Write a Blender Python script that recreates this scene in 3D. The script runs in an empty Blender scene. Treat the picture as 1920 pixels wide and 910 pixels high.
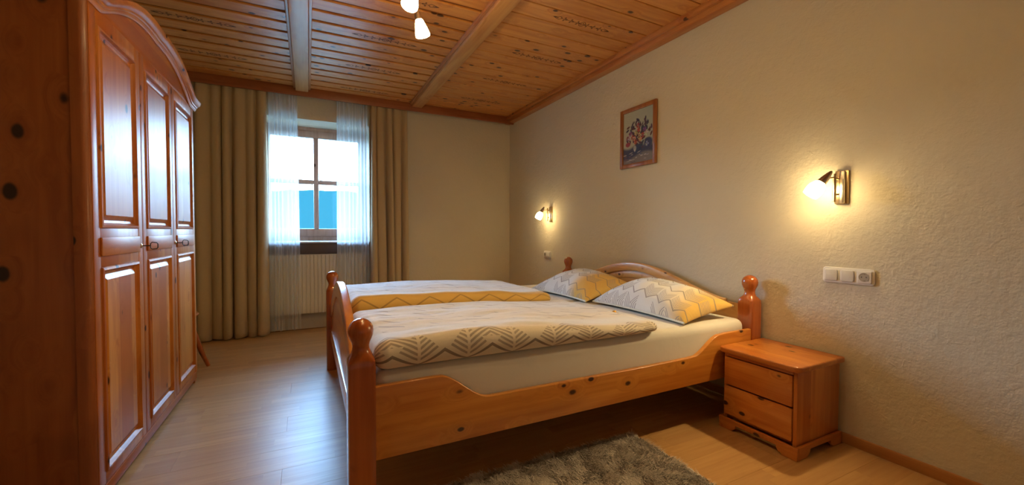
import bpy, bmesh, math, random
import numpy as np
from mathutils import Vector, Matrix, noise
PI = math.pi
random.seed(7); rng = np.random.default_rng(7)
SC = bpy.context.scene
COL = SC.collection

# ------------------------------------------------------------------ camera
cd = bpy.data.cameras.new('camera'); cam = bpy.data.objects.new('camera', cd); COL.objects.link(cam)
cd.sensor_width = 36.0; cd.lens = 762.93 / 1920 * 36.0; cd.clip_start = 0.02; cd.clip_end = 2000
Fw = Vector((0.44753382, 0.89386079, -0.02695139)); Rt = Vector((0.89421895, -0.44761893, 0.00312441)); Up = Vector((0.00927117, 0.02549872, 0.99963186))
m = Matrix((( Rt.x, Up.x, -Fw.x, 0.0), (Rt.y, Up.y, -Fw.y, 0.0), (Rt.z, Up.z, -Fw.z, 1.08), (0, 0, 0, 1)))
cam.matrix_world = m
SC.camera = cam
# ------------------------------------------------------------------ exposure
SC.view_settings.view_transform = 'Standard'; SC.view_settings.look = 'None'
SC.view_settings.exposure = 0.12; SC.view_settings.gamma = 1.0; SC.view_settings.use_curve_mapping = False
SKY = 60.0
SHADE_CEIL = 62.0
SHADE_WALL = 46.0
LAMP_COL = (1.0, 0.73, 0.35, 1)
BEAM_CEIL, BEAM_WALL = 4.0, 24.0
# ------------------------------------------------------------------ world
w = bpy.data.worlds.new('sky'); SC.world = w; w.use_nodes = True
nt = w.node_tree; nt.nodes.clear()
tc = nt.nodes.new('ShaderNodeTexCoord'); sx = nt.nodes.new('ShaderNodeSeparateXYZ'); cr = nt.nodes.new('ShaderNodeValToRGB')
bg = nt.nodes.new('ShaderNodeBackground'); ou = nt.nodes.new('ShaderNodeOutputWorld')
nt.links.new(tc.outputs['Generated'], sx.inputs[0]); nt.links.new(sx.outputs['Z'], cr.inputs[0])
cr.color_ramp.elements[0].position = 0.0; cr.color_ramp.elements[0].color = (0.46, 0.75, 1.0, 1)
cr.color_ramp.elements[1].position = 0.6; cr.color_ramp.elements[1].color = (0.26, 0.54, 1.0, 1)
nt.links.new(cr.outputs[0], bg.inputs[0]); bg.inputs[1].default_value = SKY; nt.links.new(bg.outputs[0], ou.inputs[0])
# daylight portal in the window opening (guides sky sampling only)
pl = bpy.data.lights.new('window_portal', 'AREA'); pl.shape = 'RECTANGLE'; pl.size = 1.1; pl.size_y = 1.33
po = bpy.data.objects.new('window_portal', pl); COL.objects.link(po); po.location = (0.09, 5.44, 1.63); po.rotation_euler = (-PI / 2, 0, 0)
pl.cycles.is_portal = True

# ================================================================== node helpers
class E:
    def __init__(s, t, k): s.t = t; s.k = k
    def _b(s, o, op, r=False):
        n = s.t.nodes.new('ShaderNodeMath'); n.operation = op
        a, b = (o, s) if r else (s, o)
        for i, q in enumerate((a, b)):
            if isinstance(q, E): s.t.links.new(q.k, n.inputs[i])
            else: n.inputs[i].default_value = q
        return E(s.t, n.outputs[0])
    def __add__(s, o): return s._b(o, 'ADD')
    def __radd__(s, o): return s._b(o, 'ADD')
    def __sub__(s, o): return s._b(o, 'SUBTRACT')
    def __rsub__(s, o): return s._b(o, 'SUBTRACT', True)
    def __mul__(s, o): return s._b(o, 'MULTIPLY')
    def __rmul__(s, o): return s._b(o, 'MULTIPLY')
    def __truediv__(s, o): return s._b(o, 'DIVIDE')
    def lt(s, o): return s._b(o, 'LESS_THAN')
    def gt(s, o): return s._b(o, 'GREATER_THAN')
    def mx(s, o): return s._b(o, 'MAXIMUM')
    def mn(s, o): return s._b(o, 'MINIMUM')
    def pw(s, o): return s._b(o, 'POWER')
    def _u(s, op):
        n = s.t.nodes.new('ShaderNodeMath'); n.operation = op; s.t.links.new(s.k, n.inputs[0]); return E(s.t, n.outputs[0])
    def fr(s): return s._u('FRACT')
    def fl(s): return s._u('FLOOR')
    def ab(s): return s._u('ABSOLUTE')
    def sin(s): return s._u('SINE')
    def sstep(s, a, b, lo=0.0, hi=1.0):
        n = s.t.nodes.new('ShaderNodeMapRange'); n.interpolation_type = 'SMOOTHSTEP'
        s.t.links.new(s.k, n.inputs[0])
        if a <= b: n.inputs[1].default_value = a; n.inputs[2].default_value = b; n.inputs[3].default_value = lo; n.inputs[4].default_value = hi
        else: n.inputs[1].default_value = b; n.inputs[2].default_value = a; n.inputs[3].default_value = hi; n.inputs[4].default_value = lo
        return E(s.t, n.outputs[0])
class G:
    """small builder round one node tree"""
    def __init__(s, name):
        s.m = bpy.data.materials.new(name); s.m.use_nodes = True; s.t = s.m.node_tree
        s.b = s.t.nodes['Principled BSDF']; s.out = s.t.nodes['Material Output']
    def n(s, ty, **kw):
        q = s.t.nodes.new(ty)
        for k, v in kw.items(): setattr(q, k, v)
        return q
    def put(s, sock, v):
        if isinstance(v, E): s.t.links.new(v.k, sock)
        elif isinstance(v, bpy.types.NodeSocket): s.t.links.new(v, sock)
        else: sock.default_value = v
    def coords(s, kind='Object'):
        return s.n('ShaderNodeTexCoord').outputs[kind]
    def rnd(s): return E(s.t, s.n('ShaderNodeObjectInfo').outputs['Random'])
    def sep(s, v):
        q = s.n('ShaderNodeSeparateXYZ'); s.put(q.inputs[0], v); return [E(s.t, o) for o in q.outputs]
    def comb(s, x, y, z):
        q = s.n('ShaderNodeCombineXYZ')
        for i, v in enumerate((x, y, z)): s.put(q.inputs[i], v)
        return q.outputs[0]
    def noise(s, v, sc, det=3, ro=0.55, dist=0.0):
        q = s.n('ShaderNodeTexNoise'); s.put(q.inputs['Vector'], v); q.inputs['Scale'].default_value = sc
        q.inputs['Detail'].default_value = det; q.inputs['Roughness'].default_value = ro; q.inputs['Distortion'].default_value = dist
        return E(s.t, q.outputs[0])
    def voro(s, v, sc, feature='F1'):
        q = s.n('ShaderNodeTexVoronoi', feature=feature); s.put(q.inputs['Vector'], v); q.inputs['Scale'].default_value = sc
        return E(s.t, q.outputs['Distance']), (q.outputs['Color'] if feature == 'F1' else None)
    def mix(s, f, a, b, mode='MIX'):
        q = s.n('ShaderNodeMix', data_type='RGBA', blend_type=mode); s.put(q.inputs[0], f)
        for i, v in ((6, a), (7, b)):
            if isinstance(v, tuple): q.inputs[i].default_value = (*v[:3], 1)
            else: s.put(q.inputs[i], v)
        return q.outputs[2]
    def bump(s, h, st=0.3, dist=0.01):
        q = s.n('ShaderNodeBump'); s.put(q.inputs['Height'], h); q.inputs['Strength'].default_value = st; q.inputs['Distance'].default_value = dist
        s.t.links.new(q.outputs[0], s.b.inputs['Normal']); return q
    def fin(s, col=None, ro=0.5, metal=0.0, spec=0.5, coat=0.0, coatr=0.1):
        if col is not None:
            if isinstance(col, tuple): s.b.inputs['Base Color'].default_value = (*col[:3], 1)
            else: s.put(s.b.inputs['Base Color'], col)
        s.put(s.b.inputs['Roughness'], ro); s.b.inputs['Metallic'].default_value = metal
        s.b.inputs['Specular IOR Level'].default_value = spec
        s.b.inputs['Coat Weight'].default_value = coat; s.b.inputs['Coat Roughness'].default_value = coatr
        return s.m

def pine(name, axis, light, dark, knot=(0.06, 0.018, 0.006), ro=0.35, coat=0.3, coatr=0.15, kd=0.40, ks=8.0, kr=0.17, seed=0.0, spec=0.5, strip=0.0):
    g = G(name); X, Y, Z = g.sep(g.coords()); r = g.rnd()
    o = r * 17.3 + seed
    P = [X, Y, Z]; al = P.pop('xyz'.index(axis)); a, b = P
    al = al + o; a = a + o * 0.7; b = b + o * 1.3
    kv = g.comb(a, b, al * 0.62)
    kd_, kc = g.voro(kv, ks)
    kcr, kcg, kcb = g.sep(kc)
    gate = kcr.gt(kd)
    rad = kcg * 0.5 + 0.6
    dn = kd_ / rad
    wob = g.noise(kv, 30.0, 2)
    dn = dn + (wob - 0.5) * 0.05
    kn = dn.sstep(kr, kr * 0.6) * gate
    halo = dn.sstep(kr * 3.2, kr * 0.8) * gate
    # grain bends round the knots
    wrp = halo * 0.06
    big = g.noise(g.comb(a * 3.0, b * 3.0, al * 0.55), 1.6, 2)
    rings = g.noise(g.comb((a + wrp) * 42.0, (b + wrp) * 42.0, al * 1.3), 1.0, 4, 0.6)
    figure = ((big * 26.0 + a * 40.0 + wrp * 60).sin() * 0.5 + 0.5)
    f = rings.sstep(0.3, 0.72) * 0.55 + figure.pw(3.0) * 0.38
    c = g.mix(f * 1.15, light, dark)
    if strip > 0:
        wn = g.n('ShaderNodeTexWhiteNoise'); g.put(wn.inputs[0], g.comb(((X if axis != 'x' else Y) / strip + 0.13).fl(), ((Y if axis == 'z' else Z) / strip + 0.31).fl(), r * 7.0))
        c = g.mix(E(g.t, wn.outputs[0]) * 0.85, c, tuple(q * k for q, k in zip(dark, (0.85, 0.72, 0.6))))
    c = g.mix(halo * 0.14, c, (dark[0] * 0.62, dark[1] * 0.45, dark[2] * 0.35))
    c = g.mix(kn, c, knot)
    tint = g.mix(r, (0.86, 0.84, 0.82), (1.0, 1.0, 1.0))
    c = g.mix(1.0, c, tint, 'MULTIPLY')
    g.bump(rings * 0.5 + kn * 0.4, 0.06, 0.002)
    return g.fin(c, ro, 0, spec, coat, coatr)

def plain(name, col, ro=0.5, metal=0.0, spec=0.5, coat=0.0, bump=None):
    g = G(name)
    if bump:
        v = g.coords(); g.bump(g.noise(v, bump[0], 3), bump[1], bump[2])
        n2 = g.noise(v, bump[0] * 0.2, 3)
        c = g.mix(n2, tuple(x * 0.9 for x in col), tuple(min(1, x * 1.06) for x in col))
        return g.fin(c, ro, metal, spec, coat)
    return g.fin(col, ro, metal, spec, coat)

M = {}
HL, HD = (0.80, 0.40, 0.125), (0.56, 0.205, 0.045)          # honey pine
for ax in 'xyz':
    M['bed_' + ax] = pine('bed_pine_' + ax, ax, (0.78, 0.335, 0.055), (0.58, 0.19, 0.022), ro=0.30, coat=0.5, coatr=0.12, kd=0.35, ks=10, kr=0.18)
    M['post_' + ax] = pine('post_pine_' + ax, ax, (0.50, 0.13, 0.022), (0.33, 0.07, 0.011), ro=0.25, coat=0.7, coatr=0.10, kd=0.9)
    M['ward_' + ax] = pine('wardrobe_pine_' + ax, ax, (0.72, 0.31, 0.06), (0.52, 0.165, 0.024), ro=0.40, coat=0.0, spec=0.28, kd=0.30, ks=12, kr=0.20, seed=3.1, strip=0.13)
    M['head_' + ax] = pine('headboard_pine_' + ax, ax, (0.86, 0.52, 0.19), (0.70, 0.34, 0.09), ro=0.32, coat=0.4, kd=0.35, ks=12, kr=0.18, seed=5.0)
    M['stand_' + ax] = pine('stand_pine_' + ax, ax, (0.80, 0.33, 0.06), (0.58, 0.17, 0.022), ro=0.32, coat=0.4, kd=0.40, ks=11.0, kr=.19, seed=8.0, strip=0.062)
M['side'] = pine('wardrobe_pine_shaded', 'z', (0.36, 0.115, 0.028), (0.26, 0.07, 0.015), knot=(0.02, 0.006, 0.003), ro=0.45, coat=0.15, kd=0.22, ks=10, kr=0.22)  # same wardrobe pine, darkened: shade of the camera-facing side put into its colour
M['ceil'] = pine('ceiling_pine', 'x', (0.74, 0.34, 0.085), (0.56, 0.20, 0.038), ro=0.42, coat=0.25, coatr=0.3, kd=0.25, ks=10.0, kr=0.21, seed=1.0)
M['ceil_groove'] = pine('ceiling_groove_shaded', 'x', (0.26, 0.085, 0.02), (0.2, 0.06, 0.012), ro=0.6, coat=0.0, kd=0.95)  # ceiling pine coloured darker to stand in for shadow inside the grooves
M['beam'] = pine('beam_pine', 'y', (0.72, 0.38, 0.12), (0.55, 0.23, 0.055), ro=0.42, coat=0.3, coatr=0.25, kd=0.35, ks=6.5, kr=0.18)
M['beam_strip'] = pine('beam_strip_pine', 'y', (0.60, 0.26, 0.07), (0.45, 0.15, 0.03), ro=0.42, coat=0.3, kd=0.9)
M['trim'] = pine('trim_pine', 'y', (0.60, 0.25, 0.065), (0.44, 0.14, 0.028), ro=0.42, coat=0.3, kd=0.35, ks=8, kr=0.17)
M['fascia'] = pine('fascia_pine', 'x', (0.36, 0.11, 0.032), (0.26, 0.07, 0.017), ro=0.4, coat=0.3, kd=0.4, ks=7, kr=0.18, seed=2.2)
M['skirt'] = pine('skirting_pine', 'y', (0.50, 0.23, 0.065), (0.38, 0.15, 0.035), ro=0.4, coat=0.2, kd=0.95)
M['window'] = pine('window_wood', 'z', (0.58, 0.35, 0.26), (0.46, 0.26, 0.18), ro=0.35, coat=0.3, kd=0.95)
M['frame'] = pine('picture_frame_wood', 'z', (0.42, 0.17, 0.05), (0.28, 0.09, 0.02), ro=0.35, coat=0.4, kd=0.95)

def plaster(name, base, pits=1.0):
    g = G(name); v = g.coords()
    n1 = g.noise(v, 7.0, 4, 0.6); n2 = g.noise(v, 45.0, 4, 0.6); n0 = g.noise(v, 1.1, 2)
    n3 = g.noise(v, 20.0, 2, 0.5, 0.6)
    d, c = g.voro(v, 16.0); cr_, cg_, cb_ = g.sep(c)
    pit = d.sstep(0.24, 0.05) * cr_.gt(0.66) * pits
    ridge = n3.sstep(0.62, 0.72)
    h = n1 * 0.5 + n2 * 0.22 + ridge * 0.05 - pit * 1.3
    g.bump(h, 0.9, 0.014)
    col = g.mix(n0.sstep(0.3, 0.7), tuple(x * 0.95 for x in base), base)
    col = g.mix(pit * 0.25, col, tuple(x * 0.55 for x in base))
    return g.fin(col, 0.85, 0, 0.25)
M['wall'] = plaster('wall_plaster', (0.70, 0.635, 0.48))
M['wall_plain'] = plaster('wall_paint', (0.66, 0.59, 0.44), 0.0)
M['reveal'] = plain('reveal_paint', (0.75, 0.76, 0.74), 0.7)

def laminate():
    g = G('laminate_floor'); X, Y, Z = g.sep(g.coords()); r = g.rnd()
    st = (Y / 0.064).fl()
    seg = ((X + st * 0.37 + r * 5.0) / 0.42).fl()
    wn = g.n('ShaderNodeTexWhiteNoise'); g.put(wn.inputs[0], g.comb(st, seg, r * 11.0)); rv = E(g.t, wn.outputs[0])
    gr = g.noise(g.comb(X * 1.6 + r * 9, Y * 34.0 + rv * 7.0, Z), 1.0, 5, 0.6)
    gr2 = g.noise(g.comb(X * 0.8 + rv * 9, Y * 7.0, Z), 1.5, 2)
    c = g.mix(gr.sstep(0.3, 0.75), (0.68, 0.41, 0.155), (0.52, 0.285, 0.09))
    c = g.mix(gr2 * 0.5, c, (0.54, 0.31, 0.135))
    c = g.mix(rv * 0.45 + r * 0.15, c, (0.42, 0.225, 0.09))
    g.bump(gr, 0.04, 0.001)
    return g.fin(c, gr * 0.10 + 0.30, 0, 0.3)
M['floor'] = laminate()

def textile(name, mode):
    """printed bed linen: UV.x runs along the zigzags, UV.y across them (metres)"""
    g = G(name); uv = g.coords('UV'); A, B, _ = g.sep(uv)
    ns = g.noise(g.comb(A, B, 0.0), 14.0, 3)
    P = 0.20
    tri = ((A / P).fr() - 0.5).ab() * 2.0            # 1 at leaf spine, 0 at peaks
    white = (0.80, 0.80, 0.78); cream = (0.80, 0.735, 0.62); grey = (0.30, 0.245, 0.20); yel = (0.72, 0.47, 0.13)
    if mode in ('near', 'far'):
        W = 0.06
        c0 = B + tri * W                              # chevron coordinate
        if mode == 'near':
            alt = (A / (P * 2)).fr().gt(0.5)
            st = (c0 / 0.0205 + (ns - 0.5) * 0.35).fr().lt(0.52)
            top = 0.205 - (1.0 - tri) * 0.10
            msk = B.lt(top) * c0.gt(0.135)
            top2 = 0.245 - tri * 0.10
            msk2 = B.lt(top2) * c0.gt(0.135) * B.gt(0.15) * alt
            spine = (tri).lt(0.94)
            hatch = st * (msk.mx(msk2)) * spine
            zl = (c0 - 0.118).ab().lt(0.0065)
            base = g.mix(B.sstep(0.20, 0.26), cream, white)
            mid = B.sstep(0.32, 0.4) * B.sstep(0.78, 0.66)
            base = g.mix(mid * 0.8, base, cream)
            col = g.mix(hatch * 0.75, base, grey)
            col = g.mix(zl * 0.85, col, (0.22, 0.17, 0.14))
            start = 0.36
        else:
            base = g.mix(B.lt(0.235), white, yel)
            base = g.mix(B.sstep(0.30, 0.40) * B.sstep(0.60, 0.5) * 0.6, base, cream)
            zl = (c0 - 0.16).ab().lt(0.005)
            col = g.mix(zl * 0.75, base, (0.32, 0.19, 0.07))
            start = 0.34
        # thin broken zigzag lines on the top
        rise = (A / P).fr().gt(0.5)
        dash = g.noise(g.comb(A * 1.0, B * 0.4, 3.0), 9.0, 2).sstep(0.42, 0.52)
        row = ((c0 - start) / 0.105).fr()
        ln = row.lt(0.14) * B.gt(start) * (rise * 0.75 + 0.30) * dash
        col = g.mix(ln * 0.8, col, (0.33, 0.29, 0.27))
    else:
        W = 0.055; P2 = 0.115
        tri = ((A / P2).fr() - 0.5).ab() * 2.0
        c0 = B + tri * W + A * 0.10
        row = (c0 / 0.15); rid = row.fl(); rf = row.fr()
        zl = rf.lt(0.07)
        st = ((c0 / 0.0135) + (ns - 0.5) * 0.3).fr().lt(0.42)
        wn = g.n('ShaderNodeTexWhiteNoise'); g.put(wn.inputs[0], g.comb(rid, (A / P2 + 0.5).fl(), 2.0 if mode == 'pillow_near' else 5.0)); pr_ = E(g.t, wn.outputs[0])
        hatch = st * rf.gt(0.09) * rf.lt(0.72) * pr_.gt(0.38) * tri.gt(0.08)
        base = g.mix(A.sstep(0.50, 0.62), white, cream)
        ya_, yb_c = (0.64, 0.78) if mode == 'pillow_near' else (0.44, 0.58)
        base = g.mix((A + B * 0.10).sstep(ya_, yb_c), base, yel)
        col = g.mix(hatch * 0.85, base, (0.32, 0.29, 0.28))
        col = g.mix(zl * 0.8, col, (0.25, 0.22, 0.21))
    wv = g.noise(g.comb(A, B, 0.0), 900.0, 1)
    wr = g.noise(g.comb(A * 0.7, B * 2.2, 0.0), 7.0, 4, 0.6, 0.7)
    g.bump(wr * 1.0 + wv * 0.05, 0.30, 0.012)
    m_ = g.fin(col, 0.85, 0, 0.2)
    g.b.inputs['Sheen Weight'].default_value = 0.15
    return m_
for k in ('near', 'far', 'pillow_near', 'pillow_far'): M['tx_' + k] = textile('bed_linen_' + k, k)
def sheet():
    g = G('white_sheet'); v = g.coords(); n = g.noise(v, 4.0, 4, 0.6, 0.8); n2 = g.noise(v, 500, 1)
    g.bump(n + n2 * 0.03, 0.25, 0.015)
    return g.fin((0.78, 0.755, 0.70), 0.85, 0, 0.2)
M['sheet'] = sheet()
M['hem'] = plain('pillow_hem', (0.74, 0.76, 0.68), 0.85)
def drape():
    g = G('curtain_fabric'); X, Y, Z = g.sep(g.coords()); n = g.noise(g.comb(X * 300, Y * 300, Z * 260), 1.0, 2); n2 = g.noise(g.comb(X, Y, Z), 60, 3)
    c = g.mix(n * 0.6 + n2 * 0.3, (0.60, 0.46, 0.27), (0.48, 0.36, 0.19)); g.bump(n, 0.15, 0.001)
    g.fin(c, 0.9, 0, 0.15); g.b.inputs['Sheen Weight'].default_value = 0.2
    tr = g.n('ShaderNodeBsdfTranslucent'); tr.inputs[0].default_value = (0.4, 0.28, 0.12, 1)
    mx = g.n('ShaderNodeMixShader'); mx.inputs[0].default_value = 0.06
    g.t.links.new(g.b.outputs[0], mx.inputs[1]); g.t.links.new(tr.outputs[0], mx.inputs[2]); g.t.links.new(mx.outputs[0], g.out.inputs[0])
    return g.m
M['drape'] = drape()
def sheer():
    g = G('sheer_voile'); g.fin((0.82, 0.86, 0.92), 0.9, 0, 0.1)
    tr = g.n('ShaderNodeBsdfTranslucent'); tr.inputs[0].default_value = (0.93, 0.96, 0.98, 1)
    tp = g.n('ShaderNodeBsdfTransparent'); a = g.n('ShaderNodeMixShader'); a.inputs[0].default_value = 0.65
    b = g.n('ShaderNodeMixShader')
    lw = g.n('ShaderNodeLayerWeight'); lw.inputs[0].default_value = 0.35
    f = E(g.t, lw.outputs['Facing'])
    g.put(b.inputs[0], (f * 0.80 + 0.40).mn(0.94))
    L = g.t.links.new
    L(g.b.outputs[0], a.inputs[1]); L(tr.outputs[0], a.inputs[2]); L(tp.outputs[0], b.inputs[1]); L(a.outputs[0], b.inputs[2]); L(b.outputs[0], g.out.inputs[0])
    return g.m
M['sheer'] = sheer()
def glass():
    g = G('window_glass'); tp = g.n('ShaderNodeBsdfTransparent'); gl = g.n('ShaderNodeBsdfGlossy'); gl.inputs['Roughness'].default_value = 0.02
    fr = g.n('ShaderNodeFresnel'); fr.inputs[0].default_value = 1.45; mx = g.n('ShaderNodeMixShader'); L = g.t.links.new
    L(fr.outputs[0], mx.inputs[0]); L(tp.outputs[0], mx.inputs[1]); L(gl.outputs[0], mx.inputs[2]); L(mx.outputs[0], g.out.inputs[0])
    return g.m
M['glass'] = glass()
def shade(name, st):
    g = G(name); g.fin((0.9, 0.85, 0.75), 0.3)
    g.b.inputs['Emission Color'].default_value = LAMP_COL; g.b.inputs['Emission Strength'].default_value = st
    return g.m
M['shade_ceil'] = shade('lit_ceiling_shade', SHADE_CEIL); M['shade_wall'] = shade('lit_wall_shade', SHADE_WALL)
M['brass'] = plain('brass', (0.75, 0.55, 0.28), 0.28, 1.0)
M['chrome'] = plain('satin_metal', (0.55, 0.48, 0.40), 0.3, 1.0)
M['dark_metal'] = plain('dark_metal', (0.05, 0.045, 0.04), 0.4, 0.8)
M['plastic'] = plain('white_plastic', (0.80, 0.77, 0.70), 0.35)
M['rocker'] = plain('rocker_plastic', (0.74, 0.72, 0.66), 0.3)
M['socket'] = plain('socket_well', (0.42, 0.37, 0.29), 0.5)
M['dark_hole'] = plain('dark_hole', (0.02, 0.02, 0.02), 0.7)
M['radiator'] = plain('radiator_enamel', (0.72, 0.68, 0.58), 0.4)
M['sill'] = plain('sill_stone', (0.62, 0.62, 0.60), 0.35)
M['under_sill_strip'] = plain('dark_strip', (0.09, 0.065, 0.06), 0.5)
M['candy'] = plain('gold_foil', (0.75, 0.42, 0.08), 0.35, 0.4)
M['ornament'] = plain('burnt_ornament', (0.10, 0.035, 0.014), 0.7)
M['hill'] = plain('forested_hill', (0.004, 0.0155, 0.0150), 0.95, 0, 0.0, 0, (0.02, 0.3, 1.0))
M['meadow'] = plain('meadow', (0.012, 0.035, 0.025), 0.95)

# ================================================================== mesh helpers
def tag(o, label=None, cat=None, group=None, kind=None):
    if label: o['label'] = label
    if cat: o['category'] = cat
    if group: o['group'] = group
    if kind: o['kind'] = kind
    return o
def worg(p):
    v = Vector((0, 0, 0))
    while p is not None: v += p.location; p = p.parent
    return v
def empty(name, loc, label=None, cat=None, group=None, kind=None):
    o = bpy.data.objects.new(name, None); o.location = loc; o.empty_display_size = 0.1; COL.objects.link(o)
    return tag(o, label, cat, group, kind)
def link(name, me, mat, parent=None, org=None, smooth=True, angle=35):
    me.materials.append(mat) if mat else None
    o = bpy.data.objects.new(name, me); COL.objects.link(o)
    if parent is not None:
        o.parent = parent; off = worg(parent)
    else:
        off = Vector(org) if org else Vector((0, 0, 0)); o.location = off
    if off.length > 0: me.transform(Matrix.Translation(-off))
    if smooth and len(me.polygons):
        me.shade_smooth()
        me.set_sharp_from_angle(angle=math.radians(angle))
    return o
def obj(name, bm, mat, parent=None, org=None, angle=35):
    bmesh.ops.recalc_face_normals(bm, faces=bm.faces)
    me = bpy.data.meshes.new(name); bm.to_mesh(me); bm.free()
    return link(name, me, mat, parent, org, True, angle)
def box(bm, x0, x1, y0, y1, z0, z1, bev=0.0, seg=2):
    b2 = bmesh.new(); bmesh.ops.create_cube(b2, size=1.0)
    for v in b2.verts: v.co = Vector(((x0 + x1) / 2 + v.co.x * (x1 - x0), (y0 + y1) / 2 + v.co.y * (y1 - y0), (z0 + z1) / 2 + v.co.z * (z1 - z0)))
    if bev > 0: bmesh.ops.bevel(b2, geom=b2.edges[:], offset=bev, segments=seg, affect='EDGES', profile=0.5)
    join(bm, b2)
def join(bm, b2):
    me = bpy.data.meshes.new('tmp'); b2.to_mesh(me); b2.free(); bm.from_mesh(me); bpy.data.meshes.remove(me)
def B(*a, **k):
    bm = bmesh.new(); box(bm, *a, **k); return bm
def prism(bm, pts, axis, c0, c1, bev=0.0, seg=2):
    """pts in the plane normal to axis: x->(y,z) y->(x,z) z->(x,y)"""
    b2 = bmesh.new()
    def mk(p, c): return {'x': (c, p[0], p[1]), 'y': (p[0], c, p[1]), 'z': (p[0], p[1], c)}[axis]
    va = [b2.verts.new(mk(p, c0)) for p in pts]; vb = [b2.verts.new(mk(p, c1)) for p in pts]
    fa = b2.faces.new(va); fb = b2.faces.new(vb[::-1])
    n = len(pts)
    for i in range(n): b2.faces.new((va[i], vb[i], vb[(i + 1) % n], va[(i + 1) % n]))
    bmesh.ops.recalc_face_normals(b2, faces=b2.faces)
    if bev > 0:
        ed = [e for f in (fa, fb) for e in f.edges]
        bmesh.ops.bevel(b2, geom=list(set(ed)), offset=bev, segments=seg, affect='EDGES', profile=0.5)
    bmesh.ops.triangulate(b2, faces=[f for f in b2.faces if len(f.verts) > 4])
    join(bm, b2)
def lathe(bm, prof, mat=Matrix.Identity(4), n=24, cap=True):
    b2 = bmesh.new(); rings = []
    for r_, z in prof:
        if r_ < 1e-6: rings.append([b2.verts.new((0, 0, z))])
        else: rings.append([b2.verts.new((r_ * math.cos(2 * PI * i / n), r_ * math.sin(2 * PI * i / n), z)) for i in range(n)])
    for A, C in zip(rings, rings[1:]):
        for i in range(n):
            a0, a1 = A[i % len(A)], A[(i + 1) % len(A)]; c0, c1 = C[i % len(C)], C[(i + 1) % len(C)]
            vs = [a0, a1, c1, c0]; vs = list(dict.fromkeys(vs))
            if len(vs) > 2: b2.faces.new(vs)
    if cap:
        for R_ in (rings[0], rings[-1]):
            if len(R_) > 2: b2.faces.new(R_)
    bmesh.ops.recalc_face_normals(b2, faces=b2.faces)
    b2.transform(mat); join(bm, b2)
def frame_to(p, d, up=Vector((0, 0, 1))):
    """matrix whose +Z runs along d, placed at p"""
    q = Vector(d).normalized().to_track_quat('Z', 'Y'); return Matrix.Translation(Vector(p)) @ q.to_matrix().to_4x4()
def tube(bm, pts, r_, n=10, closed=False):
    b2 = bmesh.new(); pts = [Vector(p) for p in pts]; rings = []; N = len(pts)
    rs = r_ if isinstance(r_, (list, tuple)) else [r_] * N
    pu = None
    for i, p in enumerate(pts):
        if closed: d = pts[(i + 1) % N] - pts[i - 1]
        else: d = pts[min(i + 1, N - 1)] - pts[max(i - 1, 0)]
        d.normalize()
        if pu is None: pu = d.orthogonal().normalized()
        pu = (pu - d * pu.dot(d)).normalized(); s_ = d.cross(pu)
        rings.append([b2.verts.new(p + (pu * math.cos(2 * PI * k / n) + s_ * math.sin(2 * PI * k / n)) * rs[i]) for k in range(n)])
    pairs = list(zip(rings, rings[1:])) + ([(rings[-1], rings[0])] if closed else [])
    for A, C in pairs:
        for k in range(n): b2.faces.new((A[k], A[(k + 1) % n], C[(k + 1) % n], C[k]))
    if not closed: b2.faces.new(rings[0][::-1]); b2.faces.new(rings[-1])
    join(bm, b2)
def gridmesh(name, P, UV=None, closed_u=False):
    """P: array (nu,nv,3)"""
    nu, nv = P.shape[:2]; me = bpy.data.meshes.new(name)
    idx = np.arange(nu * nv).reshape(nu, nv)
    a, b, c, d = idx[:-1, :-1], idx[1:, :-1], idx[1:, 1:], idx[:-1, 1:]
    F = np.stack([a, b, c, d], -1).reshape(-1, 4)
    me.from_pydata(P.reshape(-1, 3).tolist(), [], F.tolist())
    if UV is not None:
        l = me.uv_layers.new(name='UVMap'); f = UV.reshape(-1, 2)[F.reshape(-1)]
        l.data.foreach_set('uv', f.astype(np.float32).reshape(-1))
    me.update(); return me
def sm(x, a, b):
    t = np.clip((x - a) / (b - a), 0, 1); return t * t * (3 - 2 * t)

# room numbers
XL, XR, YN, YB, ZC = -1.40, 2.456, -1.70, 4.983, 2.60
WX0, WX1, WZ0, WZ1 = -0.46, 0.64, 0.965, 2.292

# ================================================================== SETTING
# ---- floor with laminate boards
fl = obj('floor', B(XL - .1, XR + .1, YN - .1, YB + .1, -0.12, -0.012), M['ceil_groove']); tag(fl, kind='structure')
bw, bl = 0.193, 1.285
pm = bmesh.new(); box(pm, 0.0002, bl - 0.0002, 0.0002, bw - 0.0002, -0.012, 0.0, 0.0005, 1)
pme = bpy.data.meshes.new('plank'); pm.to_mesh(pme); pm.free(); pme.materials.append(M['floor'])
half = {}
nrow = int((YB - YN) / bw) + 1
for j in range(nrow):
    y = YB - (j + 1) * bw
    off = (0.0, 0.45, 0.86)[j % 3]
    x = XL - off
    while x < XR:
        x0 = max(x, XL); x1 = min(x + bl, XR)
        if x1 - x0 > 0.05:
            full = abs((x1 - x0) - bl) < 1e-6
            key = (round(x0 - x, 4), round(x1 - x, 4))
            if full: me = pme
            else:
                if key not in half:
                    hm = bmesh.new(); box(hm, 0.0002, x1 - x0 - 0.0002, 0.0002, bw - 0.0002, -0.012, 0.0, 0.0005, 1)
                    hme = bpy.data.meshes.new('plank'); hm.to_mesh(hme); hm.free(); hme.materials.append(M['floor']); half[key] = hme
                me = half[key]
            o = bpy.data.objects.new('plank', me); COL.objects.link(o); o.parent = fl; o.location = (x0, y, 0)
        x += bl
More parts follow.
